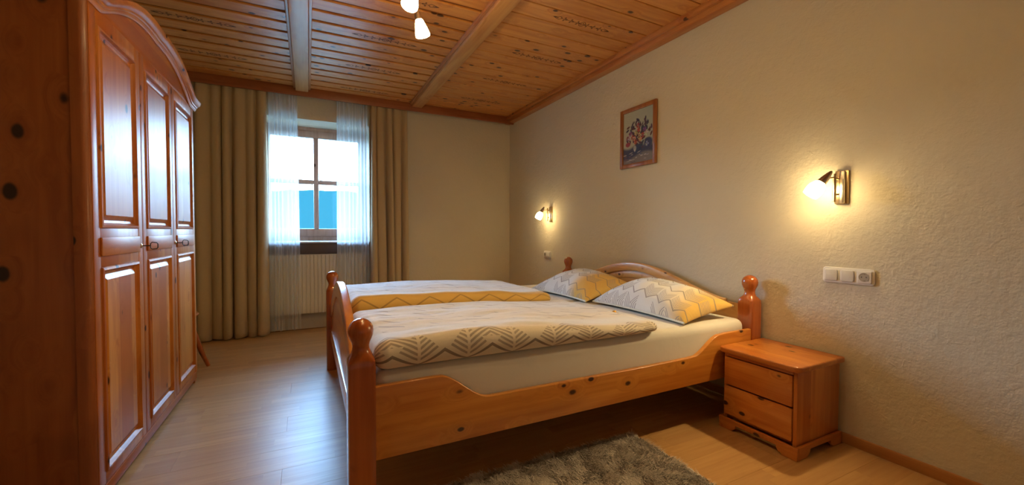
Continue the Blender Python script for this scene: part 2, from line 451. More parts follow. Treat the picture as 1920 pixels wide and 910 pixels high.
# ---- walls
T = 0.50
bm = bmesh.new()
box(bm, XL - .1, WX0, YB, YB + T, -0.1, ZC + .1); box(bm, WX1, XR + .1, YB, YB + T, -0.1, ZC + .1)
box(bm, WX0, WX1, YB, YB + T, WZ1, ZC + .1); box(bm, WX0, WX1, YB + 0.09, YB + T, -0.1, WZ0 - 0.02)
tag(obj('wall_back', bm, M['wall_plain']), kind='structure')
tag(obj('wall_right', B(XR, XR + .1, YN - .1, YB, -0.1, ZC + .1), M['wall']), kind='structure')
tag(obj('wall_left', B(XL - .1, XL, YN - .1, YB, -0.1, ZC + .1), M['wall_plain']), kind='structure')
tag(obj('wall_near', B(XL, XR, YN - .1, YN, -0.1, ZC + .1), M['wall_plain']), kind='structure')
# ---- ceiling: boards with recessed grooves, ornaments burnt into every fourth board
ce = obj('ceiling', B(XL - .1, XR + .1, YN - .1, YB + .1, ZC + 0.008, ZC + .1), M['ceil_groove']); tag(ce, kind='structure')
def orn_mesh():
    bm = bmesh.new()
    def strip(pts, w_):
        # flat burnt line, 0.6 mm proud of the board
        tube_pts = [Vector((p[0], p[1], 0)) for p in pts]
        for a, b in zip(tube_pts, tube_pts[1:]):
            d = (b - a); L = d.length
            if L < 1e-6: continue
            n = Vector((-d.y, d.x, 0)) / L * w_ / 2
            e = d / L * w_ * 0.25
            vs = [bm.verts.new(q) for q in (a - n - e, b - n + e, b + n + e, a + n - e)]
            bm.faces.new(vs)
    def scroll(cx, s_, fl_):
        pts = []
        for k in range(14):
            t = k / 13; ang = t * 1.6 * PI; rr = 0.020 * (1 - 0.6 * t)
            pts.append((cx + s_ * (0.035 * t + rr * math.sin(ang)), fl_ * (0.004 + rr * (1 - math.cos(ang)) * 0.75)))
        strip(pts, 0.0045)
    for s_ in (-1, 1):
        for cx in (0.02, 0.075, 0.13):
            for f_ in (-1, 1): scroll(s_ * cx, s_, f_)
        # tulip
        strip([(s_ * 0.175, 0), (s_ * 0.19, 0.018), (s_ * 0.215, 0.012), (s_ * 0.245, 0.0), (s_ * 0.215, -0.012), (s_ * 0.19, -0.018), (s_ * 0.175, 0)], 0.0055)
        strip([(s_ * 0.0, 0), (s_ * 0.175, 0)], 0.004)
        strip([(s_ * 0.205, 0), (s_ * 0.235, 0.0)], 0.008)
    strip([(0.022 * math.cos(a * PI / 6), 0.03 * math.sin(a * PI / 6)) for a in range(13)], 0.005)
    strip([(-0.014, 0.0), (0.0, 0.02), (0.014, 0.0), (0.0, -0.02), (-0.014, 0.0)], 0.004)
    for v in bm.verts: v.co.z = -0.0006
    bmesh.ops.recalc_face_normals(bm, faces=bm.faces)
    me = bpy.data.meshes.new('ornament'); bm.to_mesh(me); bm.free(); me.materials.append(M['ornament']); return me
ORN = orn_mesh()
BE = [(-0.105, 0.015), (1.105, 1.225)]
bays = [(XL, BE[0][0] - .02, 3.64 + .02, 0), (BE[0][1] + .02, BE[1][0] - .02, 3.372, 1), (BE[1][1] + .02, XR - 0.10, 3.112, 2)]
PP = 0.162
for (x0, x1, yo, bi) in bays:
    L = x1 - x0; gv = 0.034 if bi < 2 else 0.010
    bm = bmesh.new(); box(bm, -L / 2, L / 2, -PP / 2 + gv / 2, PP / 2 - gv / 2, 0.0, 0.016, 0.003, 1)
    me = bpy.data.meshes.new('plank'); bm.to_mesh(me); bm.free(); me.materials.append(M['ceil'])
    for k in range(-34, 12):
        y = yo + k * PP
        if y < YN + .05 or y > YB - 0.05: continue
        o = bpy.data.objects.new('plank', me); COL.objects.link(o); o.parent = ce; o.location = ((x0 + x1) / 2, y, ZC - 0.006)
        if k % 4 == 0 and y > 0.5:
            q = bpy.data.objects.new('ornament', ORN); COL.objects.link(q); q.parent = o; q.location = (0.0 if bi else 0.05, 0, 0)
# beams
for (x0, x1) in BE:
    bmm = bmesh.new(); box(bmm, x0, x1, YN + .002, YB - 0.122, 2.548, ZC + .005, 0.006, 2)
    bo = obj('beam', bmm, M['beam'], ce)
    for s_, xx in ((-1, x0), (1, x1)):
        obj('beam_strip', B(min(xx, xx + s_ * 0.022), max(xx, xx + s_ * 0.022), YN + .002, YB - 0.122, 2.572, ZC + .005, bev=0.004), M['beam_strip'], bo)
# moulding along the right wall and the casing board over the curtains
t = empty('trim_1', (XR, 1.6, 2.5), kind='structure')
obj('board', B(XR - 0.075, XR, YN, YB - .0, 2.518, ZC + .004, bev=0.004), M['trim'], t)
obj('strip', B(XR - 0.105, XR - 0.075, YN, YB - .12, 2.556, ZC + .004, bev=0.004), M['trim'], t)
t = empty('trim_2', (0, 4.86, 2.5), kind='structure')
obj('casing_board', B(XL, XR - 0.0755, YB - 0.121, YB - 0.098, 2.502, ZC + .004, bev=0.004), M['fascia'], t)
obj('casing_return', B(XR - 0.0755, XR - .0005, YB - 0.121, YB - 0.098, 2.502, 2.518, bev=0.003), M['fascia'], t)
# skirting
def skirt(name, x0, x1, y0, y1):
    tag(obj(name, B(x0, x1, y0, y1, 0.0005, 0.055, bev=0.006), M['skirt']), kind='structure')
skirt('baseboard_right', XR - 0.016, XR, YN, YB); skirt('baseboard_back', WX1, XR - .016, YB - 0.016, YB); skirt('baseboard_left', XL, XL + .016, YN, YB - .016)

# ---- window_1
wi = empty('window_1', (0.09, YB + .36, WZ0), kind='structure')
y0, y1 = YB + 0.36, YB + 0.43
def wfr(name, x0, x1, z0, z1, ya=y0, yb=y1, bev=0.006): return obj(name, B(x0, x1, ya, yb, z0, z1, bev=bev), M['window'], wi)
fx0, fx1, fz0, fz1 = WX0 + .0, WX1 - .0, WZ0 + .0, WZ1
gx0, gx1, gz0, gz1 = -0.372, 0.552, 1.106, 2.168
wfr('frame_jamb', fx0, fx0 + 0.04, fz0, fz1); wfr('frame_jamb', fx1 - 0.04, fx1, fz0, fz1)
wfr('frame_head', fx0 + .04, fx1 - .04, fz1 - 0.05, fz1); wfr('frame_sill_rail', fx0 + .04, fx1 - .04, fz0, fz0 + 0.055)
ya, yb_ = y0 - 0.018, y1 - .02
wfr('sash_stile', fx0 + .035, gx0, fz0 + .05, fz1 - .045, ya, yb_); wfr('sash_stile', gx1, fx1 - .035, fz0 + .05, fz1 - .045, ya, yb_)
wfr('sash_top_rail', gx0, gx1, gz1, fz1 - .045, ya, yb_); wfr('sash_bottom_rail', gx0, gx1, fz0 + .05, gz0, ya, yb_)
wfr('glazing_bar', 0.062, 0.116, gz0, gz1, ya + .004, yb_, 0.008)
wfr('glazing_bar', gx0, 0.062, 1.627, 1.679, ya + .005, yb_, 0.008); wfr('glazing_bar', 0.116, gx1, 1.627, 1.679, ya + .005, yb_, 0.008)
for (a, b) in ((gx0, 0.062), (0.116, gx1)):
    for (c, d) in ((gz0, 1.627), (1.679, gz1)):
        obj('pane', B(a, b, y0 + .02, y0 + .026, c, d), M['glass'], wi)
ws = empty('window_sill', (0.085, YB - .02, WZ0 - .02)); ws.parent = wi; ws.location = Vector((0.085, YB - .02, WZ0 - .02)) - wi.location
obj('slab', B(WX0 + .001, WX1 - .001, YB - 0.03, YB + .359, WZ0 - 0.019, WZ0 - .001, bev=0.004), M['sill'], ws)
obj('under_sill_strip', B(WX0 + .02, WX1 - .02, YB - 0.012, YB + .012, 0.825, WZ0 - 0.02, bev=0.003), M['under_sill_strip'], ws)  # dark strip filling the height between sill and radiator top
# ---- outside: wooded ridge and meadow
xs = np.linspace(-420, 420, 120); rows = []
for k, (yy, f) in enumerate(((170, 0.0), (210, .45), (260, .85), (300, 1.0), (360, .8), (430, .0))):
    zt = 27 + 2.5 * np.sin(xs / 60.0) + 1.3 * np.sin(xs / 17.0 + 1) - xs * 0.02
    rows.append(np.stack([xs, np.full_like(xs, yy), -12 + (zt + 12) * f + rng.normal(0, .35, xs.size) * f], -1))
hill = link('hill', gridmesh('hill', np.stack(rows, 0)), M['hill'], angle=80); tag(hill, kind='structure')
tag(obj('ground', B(-450, 450, 5.6, 440, -12.5, -12), M['meadow']), kind='structure')

# ================================================================== RADIATOR
rd = empty('radiator', (0.085, YB + .03, 0.17), 'white ribbed panel radiator under the window sill behind the sheer curtains', 'radiator')
bm = bmesh.new(); rx0, rx1, rz0, rz1 = WX0 + .05, WX1 - .05, 0.175, 0.815
nr = 26; pts = []
for i in range(nr):
    xa = rx0 + (rx1 - rx0) * i / nr; d = (rx1 - rx0) / nr
    pts += [(xa + d * .15, YB - .012), (xa + d * .62, YB - .012), (xa + d * .75, YB - .003), (xa + d, YB - .003)]
pts += [(rx1, YB + .03), (rx0, YB + .03)]
prism(bm, pts, 'z', rz0, rz1); obj('panel', bm, M['radiator'], rd, angle=20)
obj('top_grille', B(rx0, rx1, YB - .014, YB + .045, rz1 - .001, rz1 + .008, bev=.002), M['radiator'], rd)
for xx in (rx0 - .004, rx1 - .001): obj('side_cover', B(xx, xx + .005, YB - .014, YB + .045, rz0, rz1), M['radiator'], rd)
for xx in (rx0 + .15, rx1 - .15): obj('bracket', B(xx, xx + .03, YB + .03, YB + .09, rz0 + .1, rz0 + .5), M['radiator'], rd)
bm = bmesh.new(); tube(bm, [(rx1 - .03, YB + .02, rz0), (rx1 - .03, YB + .02, .0)], .009); tube(bm, [(rx1 - .09, YB + .02, rz0), (rx1 - .09, YB + .02, .0)], .009); obj('pipe', bm, M['radiator'], rd)

# ================================================================== CURTAINS
def curtain(x0, x1, yt, yb, at, ab, npl, zt, zb, ph, th, sharp=0.0, seed=0, flare=0.0):
    nx = npl * 14; nz = 46
    s = np.linspace(0, 1, nx); zz = np.linspace(zb, zt, nz)
    S, Z = np.meshgrid(s, zz, indexing='ij'); k = (zt - Z) / (zt - zb)
    warp = S + 0.018 * np.sin(2 * PI * S * 2.3 + seed) + 0.010 * np.sin(k * 2.5 + S * 9 + seed)
    amp = at + (ab - at) * k ** 0.7
    mod = 0.65 + 0.35 * np.sin(S * 13.0 + seed * 1.7)
    wv = np.sin(2 * PI * npl * warp + ph + 0.35 * np.sin(k * 3 + S * 5)); wv = np.sign(wv) * np.abs(wv) ** (1 - 0.35 * sharp)
    Y = yt + (yb - yt) * k + amp * mod * wv
    X = x0 + (x1 - x0) * S + 0.3 * amp * np.cos(2 * PI * npl * warp + ph) * 0.9 + flare * k * (S - .5)
    Z2 = Z + (k > .999) * 0.006 * np.sin(S * 30)
    return np.stack([X, Y, Z2], -1)
def mkcurtain(name, P, mat, parent, th):
    me = gridmesh(name, P); o = link(name, me, mat, parent, angle=180)
    if th:
        md = o.modifiers.new('thick', 'SOLIDIFY'); md.thickness = th; md.offset = 0
    return o
ct = obj('curtain_track', B(-1.02, 1.12, YB - .090, YB - .030, 2.575, 2.599, bev=.003), M['plastic'])
tag(ct, 'white ceiling mounted curtain track hidden behind the wooden casing board', 'curtain track')
def drape_thing(x0, x1, npl, label, seed, zb=0.012):
    e = empty('curtain', ((x0 + x1) / 2, YB - .06, 0), label, 'curtain', 'beige drapes beside the window')
    mkcurtain('fabric', curtain(x0, x1, YB - .060, YB - .140, .024, .072, npl, 2.574, zb, .6, .003, 1.0, seed), M['drape'], e, .003)
    P = curtain(x0, x1, YB - .060, YB - .060, .0175, .0175, npl, 2.574, 2.545, .6, .003, 1.0, seed)
    return e
drape_thing(-0.98, -0.382, 6, 'beige floor length drape left of the window next to the wardrobe', 1.0)
drape_thing(0.622, 1.06, 5, 'beige drape right of the window behind the bed', 4.2)
def sheer_thing(x0, x1, npl, label, seed):
    e = empty('sheer_curtain', ((x0 + x1) / 2, YB - .06, 0), label, 'curtain', 'white sheers in front of the window')
    mkcurtain('voile', curtain(x0, x1, YB - .062, YB - .078, .012, .018, npl, 2.574, 0.03, .2, 0, 0.5, seed, 0.03), M['sheer'], e, 0)
    top = curtain(x0, x1, YB - .062, YB - .064, .0125, .0125, npl, 2.574, 2.25, .2, 0, 0.5, seed, 0.0)
    top[:, :, 1] -= 0.004
    mkcurtain('top_hem', top, M['sheer'], e, 0)
sheer_thing(-0.360, -0.095, 7, 'white sheer curtain hanging at the left side of the window', 2.0)
sheer_thing(0.290, 0.612, 8, 'white sheer curtain hanging at the right side of the window', 5.5)

# ================================================================== WARDROBE
WXF = -0.72; WY0, WY1 = 2.045, 3.612
wd = empty('wardrobe', (-1.03, 2.83, 0), 'large three-door pine wardrobe with arched cornice against the left wall', 'wardrobe')
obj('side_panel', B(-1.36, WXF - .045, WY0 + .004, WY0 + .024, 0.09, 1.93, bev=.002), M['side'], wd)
obj('side_panel', B(-1.36, WXF - .045, WY1 - .024, WY1 - .004, 0.09, 1.93, bev=.002), M['ward_z'], wd)
obj('back_panel', B(-1.365, -1.352, WY0 + .02, WY1 - .02, 0.09, 1.95), M['ward_z'], wd)
obj('top_panel', B(-1.36, WXF - .03, WY0 + .02, WY1 - .02, 1.925, 1.945), M['ward_y'], wd)
obj('floor_panel', B(-1.36, WXF - .03, WY0 + .02, WY1 - .02, 0.07, 0.088), M['ward_y'], wd)
for yy, s_ in ((WY0, 1), (WY1, -1)):
    pts = [(WXF - .047, yy), (WXF - .022, yy), (WXF - .010, yy + s_ * .006), (WXF - .003, yy + s_ * .016), (WXF - .002, yy + s_ * .028), (WXF - .047, yy + s_ * .028)]
    bm = bmesh.new(); prism(bm, pts, 'z', 0.03, 1.94); obj('corner_post', bm, M['side'] if s_ > 0 else M['ward_z'], wd)  # near post takes the pine with shade in its colour
obj('plinth', B(WXF - .02, WXF - .001, WY0 + .028, WY1 - .028, 0.028, 0.075, bev=.003), M['ward_y'], wd)
for yy in (WY0 + .002, WY1 - .062):
    for xx in (-1.35, WXF - .062):
        bm = bmesh.new(); prism(bm, [(yy, 0.0), (yy + .05, 0.0), (yy + .06, .04), (yy + .06, .085), (yy, .085)], 'x', xx, xx + .055, .003); obj('foot', bm, M['ward_z'], wd)
dy = (WY1 - WY0 - .040) / 3
def raised(bm, y0, y1, z0, z1, xf):
    """raised panel: cove, bead, bevelled field standing towards +x"""
    rings = [(0.0, -.0005), (0.003, .005), (0.012, .0065), (0.017, -.003), (0.022, -.009), (0.032, -.011), (0.050, -.002), (0.053, -.0005)]
    b2 = bmesh.new(); R = []
    for ins, dx in rings:
        R.append([b2.verts.new((xf + dx, y, z)) for y, z in ((y0 + ins, z0 + ins), (y1 - ins, z0 + ins), (y1 - ins, z1 - ins), (y0 + ins, z1 - ins))])
    for A, C in zip(R, R[1:]):
        for i in range(4): b2.faces.new((A[i], A[(i + 1) % 4], C[(i + 1) % 4], C[i]))
    b2.faces.new(R[-1])
    bk = [b2.verts.new((xf - .016, v.co.y, v.co.z)) for v in R[0]]
    for i in range(4): b2.faces.new((R[0][i], R[0][(i + 1) % 4], bk[(i + 1) % 4], bk[i]))
    b2.faces.new(bk[::-1]); join(bm, b2)
for k in range(3):
    a = WY0 + .020 + k * dy + .002; b = a + dy - .004
    dr = empty('door', (0, 0, 0)); dr.parent = wd; dr.location = Vector((WXF, a, .08)) - wd.location
    z0, z1 = 0.082, 1.938; ins = .058
    bm = bmesh.new(); xb, xf = WXF - .022, WXF
    box(bm, xb, xf, a, a + ins, z0, z1, .0025); box(bm, xb, xf, b - ins, b, z0, z1, .0025)
    box(bm, xb, xf, a + ins, b - ins, z0, z0 + .045, .0025); box(bm, xb, xf, a + ins, b - ins, 1.870, z1, .0025)
    box(bm, xb, xf, a + ins, b - ins, 0.935, 1.088, .0025)
    obj('door_frame', bm, M['ward_z'], dr)
    bm = bmesh.new(); raised(bm, a + ins, b - ins, 1.088, 1.870, xf); obj('raised_panel', bm, M['ward_z'], dr, angle=12)
    bm = bmesh.new(); raised(bm, a + ins, b - ins, z0 + .045, .935, xf); obj('raised_panel', bm, M['ward_z'], dr, angle=12)
    obj('lock_rail', B(xf - .001, xf + .007, a + ins - .006, b - ins + .006, .978, 1.052, bev=.004), M['ward_y'], dr)
    if k in (0, 2):
        ky = b - .026 if k == 0 else a + .026; kz = 1.006
        bm = bmesh.new(); lathe(bm, [(.0, 0), (.011, 0), (.011, .003), (.006, .006), (.0, .007)], frame_to((xf, ky, kz), (1, 0, 0)), 14)
        obj('escutcheon', bm, M['brass'], dr)
        bm = bmesh.new(); tube(bm, [(xf + .002, ky, kz), (xf + .036, ky, kz)], .0028, 8)
        c = [(.036, -.007), (.042, -.013), (.060, -.011), (.064, -.007), (.064, .007), (.060, .011), (.042, .013), (.036, .007)]
        tube(bm, [(xf + x_, ky, kz + z_ * 1.3) for x_, z_ in c], .0022, 8, True)
        obj('key', bm, M['dark_metal'], dr)
# arched frieze and cornice
YC = (WY0 + WY1) / 2
def arc(y, z_end, z_pk, flat=.13):
    d = abs(y - YC); hw = (WY1 - WY0) / 2 + .02
    t_ = max(0.0, 1 - d / (hw - flat)); 
    return z_end + (z_pk - z_end) * (1 - (1 - t_) ** 2.7) * (t_ * (3 - 2 * t_)) ** .25 if t_ > 0 else z_end
NS = 60; ys = [WY0 - .02 + (WY1 - WY0 + .04) * i / NS for i in range(NS + 1)]
fr_ = [(y, arc(y, 1.965, 2.10)) for y in ys if WY0 + .004 <= y <= WY1 - .004]
bm = bmesh.new(); prism(bm, [(WY1 - .004, 1.9405), (WY0 + .004, 1.9405)] + fr_, 'x', WXF - .02, WXF - .004, .0015)
obj('frieze', bm, M['ward_y'], wd)
prof = [(-.02, -.03), (.004, -.03), (.010, -.022), (.012, -.012), (.018, -.008), (.020, .000), (.030, .006), (.036, .014), (.038, .024), (.040, .034), (.030, .042), (-.02, .042)]
b2 = bmesh.new(); R = []
for y in ys:
    zc = arc(y, 1.958, 2.108); yy = y
    R.append([b2.verts.new((WXF + px * 1.0, yy, zc + pz)) for px, pz in prof])
for A, C in zip(R, R[1:]):
    n = len(A)
    for i in range(n): b2.faces.new((A[i], A[(i + 1) % n], C[(i + 1) % n], C[i]))
b2.faces.new(R[0]); b2.faces.new(R[-1][::-1])
bm = bmesh.new(); join(bm, b2); obj('cornice', bm, M['ward_y'], wd, angle=28)
for yy in (WY0 - .02, WY1 - .004): obj('side_cornice', B(-1.36, WXF - .02, yy, yy + .024, 1.93, 1.998, bev=.006), M['ward_x'], wd)

# ================================================================== STOOL behind the wardrobe
st = empty('stool', (-0.93, 4.02, 0), 'small wooden stool with splayed legs half hidden behind the wardrobe', 'stool')
sc = Vector((-0.955, 3.95, 0))
bm = bmesh.new(); lathe(bm, [(.0, .405), (.15, .405), (.172, .412), (.178, .422), (.172, .432), (.15, .436), (0, .436)], Matrix.Translation(sc), 36); obj('seat', bm, M['stand_x'], st)
for q in range(4):
    an = PI / 4 + q * PI / 2 - .75; d = Vector((math.cos(an), math.sin(an), 0))
    bm = bmesh.new(); tube(bm, [sc + d * .10 + Vector((0, 0, .41)), sc + d * .15 + Vector((0, 0, .27)), sc + d * .19 + Vector((0, 0, .12)), sc + d * .235 + Vector((0, 0, 0.001))], [.014, .019, .017, .013], 12)
    obj('leg', bm, M['post_z'], st)

# ================================================================== BED
XF, XH, Y1, Y2 = 0.166, 2.385, 1.549, 3.470
bed = empty('bed', (1.27, 2.5, 0), 'large honey pine double bed with arched headboard and ball topped posts', 'bed')
def post(x, y, hz, mat, rot=0):
    w_ = .047; zs = hz - .15
    bm = bmesh.new()
    c = .007; sq = [(w_, -w_ + c), (w_, w_ - c), (w_ - c, w_), (-w_ + c, w_), (-w_, w_ - c), (-w_, -w_ + c), (-w_ + c, -w_), (w_ - c, -w_)]
    b2 = bmesh.new(); n = 40
    def ring(z, r_, k):      # k blends square(0) -> circle(1)
        out = []
        for i in range(n):
            a = 2 * PI * i / n; ca, sa = math.cos(a), math.sin(a)
            e = 2 + 10 * (1 - k); rr = r_ / (abs(ca) ** e + abs(sa) ** e) ** (1 / e)
            out.append(b2.verts.new((x + rr * ca, y + rr * sa, z)))
        return out
    P_ = [(0.0, w_, 0), (zs - .02, w_, 0), (zs, w_ * .985, .35), (zs + .012, w_ * .90, .8), (zs + .026, w_ * .74, 1), (zs + .040, w_ * .64, 1), (zs + .052, w_ * .615, 1), (zs + .064, w_ * .67, 1), (zs + .077, w_ * .80, 1), (zs + .092, w_ * .915, 1), (zs + .107, w_ * .95, 1), (zs + .121, w_ * .90, 1), (zs + .134, w_ * .74, 1), (zs + .143, w_ * .52, 1), (zs + .149, w_ * .25, 1), (zs + .150, w_ * .02, 1)]
    R = [ring(z, r_, k) for z, r_, k in P_]
    for A, C in zip(R, R[1:]):
        for i in range(n): b2.faces.new((A[i], A[(i + 1) % n], C[(i + 1) % n], C[i]))
    b2.faces.new(R[0][::-1]); b2.faces.new(R[-1]); join(bm, b2)
    return obj('post', bm, mat, bed, angle=30)
post(XF, Y1, .765, M['post_z']); post(XF, Y2, .765, M['post_z']); post(XH, Y1, .822, M['post_z']); post(XH, Y2, .822, M['post_z'])
# side rails with the dipped upper edge
def rail(y0_, y1_):
    x0_, x1_ = XF + .04, XH - .04
    top = [(x0_, .520), (.40, .524)]
    for i in range(1, 13):
        t_ = i / 12; top.append((.44 + .22 * t_, .524 - .116 * (t_ * t_ * (3 - 2 * t_))))
    top += [(1.0, .405), (1.5, .403), (1.80, .404)]
    for i in range(1, 13):
        t_ = i / 12; top.append((1.85 + .22 * t_, .405 + .098 * (t_ * t_ * (3 - 2 * t_))))
    top += [(2.12, .507), (x1_, .507)]
    bm = bmesh.new(); prism(bm, [(x1_, .252), (x0_, .252)] + top, 'y', y0_, y1_, .004, 3)
    return obj('side_rail', bm, M['bed_x'], bed)
rail(1.508, 1.533); rail(3.487, 3.512)
# footboard and headboard
def bell(y, zs, zp, w_=.80, pw_=1.0):
    d = min(1.0, abs(y - 2.51) / w_); return zs + (zp - zs) * (0.5 + .5 * math.cos(PI * d)) ** pw_
NY = 48; yv = [Y1 + .04 + (Y2 - Y1 - .08) * i / NY for i in range(NY + 1)]
def plate(name, fn, zb, xa, xb, mat, ylo=None, yhi=None, bev=.004):
    yy = [y for y in yv if (ylo is None or y >= ylo) and (yhi is None or y <= yhi)]
    bm = bmesh.new(); low = [(y, zb(y) if callable(zb) else zb) for y in (reversed(yy) if callable(zb) else (yy[-1], yy[0]))]
    prism(bm, low + [(y, fn(y)) for y in yy], 'x', xa, xb, bev, 3)
    return obj(name, bm, mat, bed)
ft = lambda y: bell(y, .50, .785, .95, .62)
plate('footboard', lambda y: ft(y) - .012, .24, XF - .010, XF + .012, M['bed_y'])
plate('footboard_arch', ft, lambda y: max(.30, ft(y) - .095), XF - .020, XF + .020, M['bed_y'], bev=.007)
plate('footboard_rail', lambda y: .33, .235, XF - .018, XF + .018, M['bed_y'])
ht = lambda y: bell(y, .655, .832, .84, .85)
plate('headboard', lambda y: ht(y) - .02 if abs(y - 2.51) < .80 else .64, .25, XH - .010, XH + .012, M['head_y'])
plate('headboard_arch', ht, lambda y: ht(y) - .068, XH - .030, XH + .018, M['head_y'], 1.70, 3.32, .008)
plate('headboard_arch_step', lambda y: bell(y, .57, .755, .84, .85), lambda y: bell(y, .57, .755, .84, .85) - .05 , XH - .018, XH - .008, M['head_y'], 1.80, 3.22, .004)
for k in range(9):
    xx = .33 + k * .23; obj('slat', B(xx, xx + .07, 1.54, 3.48, .262, .28), M['bed_y'], bed)
obj('centre_beam', B(XF + .04, XH - .04, 2.48, 2.53, .20, .262), M['bed_x'], bed)

# ---- mattresses (two, side by side) under one fitted sheet each
def mattress(y0_, y1_, label):
    b2 = bmesh.new(); bmesh.ops.create_cube(b2, size=1)
    x0_, x1_, z0_, z1_ = .205, 2.335, .2805, .562
    for v in b2.verts: v.co = Vector(((x0_ + x1_) / 2 + v.co.x * (x1_ - x0_), (y0_ + y1_) / 2 + v.co.y * (y1_ - y0_), (z0_ + z1_) / 2 + v.co.z * (z1_ - z0_)))
    bmesh.ops.bevel(b2, geom=[e for e in b2.edges if (e.verts[0].co.z + e.verts[1].co.z) / 2 > z0_ + .05], offset=.05, segments=6, affect='EDGES', profile=.55)
    o = obj('mattress', b2, M['sheet'], org=((x0_ + x1_) / 2, (y0_ + y1_) / 2, z0_), angle=60)
    return tag(o, label, 'mattress')
mattress(1.538, 2.508, 'near mattress under a white sheet on the side facing the camera')
mattress(2.512, 3.482, 'far mattress under a white sheet on the side towards the window')

# ---- duvets
def duvet(x0_, x1_, y0_, y1_, zb, T_, mat, name, label, seed, skew=0.0, slope=0.0, thin=0.3):
    r_ = T_ / 2
    na = 260
    th = np.linspace(-PI / 2, PI / 2, 18); 
    flat = np.linspace(0, 1, 130)[1:-1]
    W_ = y1_ - y0_
    cy = np.concatenate([y0_ + r_ - r_ * np.cos(th), y0_ + r_ + (W_ - 2 * r_) * flat, (y1_ - r_ + r_ * np.cos(th))[::1]])
    cz = np.concatenate([r_ + r_ * np.sin(th), np.full(flat.size, T_), (r_ + r_ * np.sin(th))[::-1]])
    th2 = th[::-1]; cy[-18:] = y1_ - r_ + r_ * np.cos(th2)
    top = np.concatenate([sm(th, -PI / 4, PI / 2), np.ones(flat.size), sm(th2, -PI / 4, PI / 2)])
    ds = np.sqrt(np.diff(cy) ** 2 + np.diff(cz) ** 2); arcv = np.concatenate([[0], np.cumsum(ds)])
    arcv = arcv - arcv[17] + .205                      # UV.y: 0.205 where the side turns into the top
    s = np.linspace(0, 1, na); s = s
    L_ = x1_ - x0_
    A, C = np.meshgrid(s, np.arange(cy.size), indexing='ij')
    CY, CZ, TP, AR = cy[C], cz[C], top[C], arcv[C]
    d = np.minimum(A, 1 - A) * L_; e = np.sqrt(np.clip(1 - (1 - np.clip(d / r_, 0, 1)) ** 2, 0, 1))
    X = x0_ + L_ * A + skew * (CY - y0_) * A
    # pull in at the ends for rounded corners
    ctr = (y0_ + y1_) / 2
    cr_ = np.clip(1 - d / .05, 0, 1) ** 2 * .045
    Y = CY + np.sign(ctr - CY) * np.clip(np.abs(CY - ctr) / (W_ / 2), 0, 1) ** 6 * cr_
    Z = zb + r_ * (1 - e) * .55 + CZ * (0.25 + .75 * e) * (1 - slope * np.clip((CY - y0_) / W_, 0, 1)) 
    N = np.zeros_like(X); N2 = np.zeros_like(X)
    for i in range(X.shape[0]):
        for j in range(X.shape[1]):
            N[i, j] = noise.noise(Vector((X[i, j] * 2.6, Y[i, j] * 3.4, seed)))
            N2[i, j] = noise.noise(Vector((X[i, j] * 5 + Y[i, j] * 3, Y[i, j] * 13 - X[i, j] * 2, seed + 9)))
    Z = Z + TP * (.016 * N + .0065 * N2) * e
    Y = Y + (1 - TP) * N * .008
    # slack towards the head end
    Z = zb + (Z - zb) * (1 - thin * sm(A, .42, .94))
    Z = np.maximum(Z, zb)
    P = np.stack([X, Y, Z], -1)
    UV = np.stack([X + .03, AR], -1)
    o = link(name, gridmesh(name, P, UV), mat, org=((x0_ + x1_) / 2, ctr, zb), angle=180)
    return tag(o, label, 'duvet')
duvet(.212, 1.625, 1.512, 2.440, .5625, .112, M['tx_near'], 'duvet', 'near duvet with grey leaf print along its edge, nearest the camera', 1.3, .0, .26, .53)
duvet(.212, 1.560, 2.452, 3.420, .5625, .128, M['tx_far'], 'duvet', 'far duvet with mustard yellow zigzag edge, towards the window', 7.7, .0, .15)

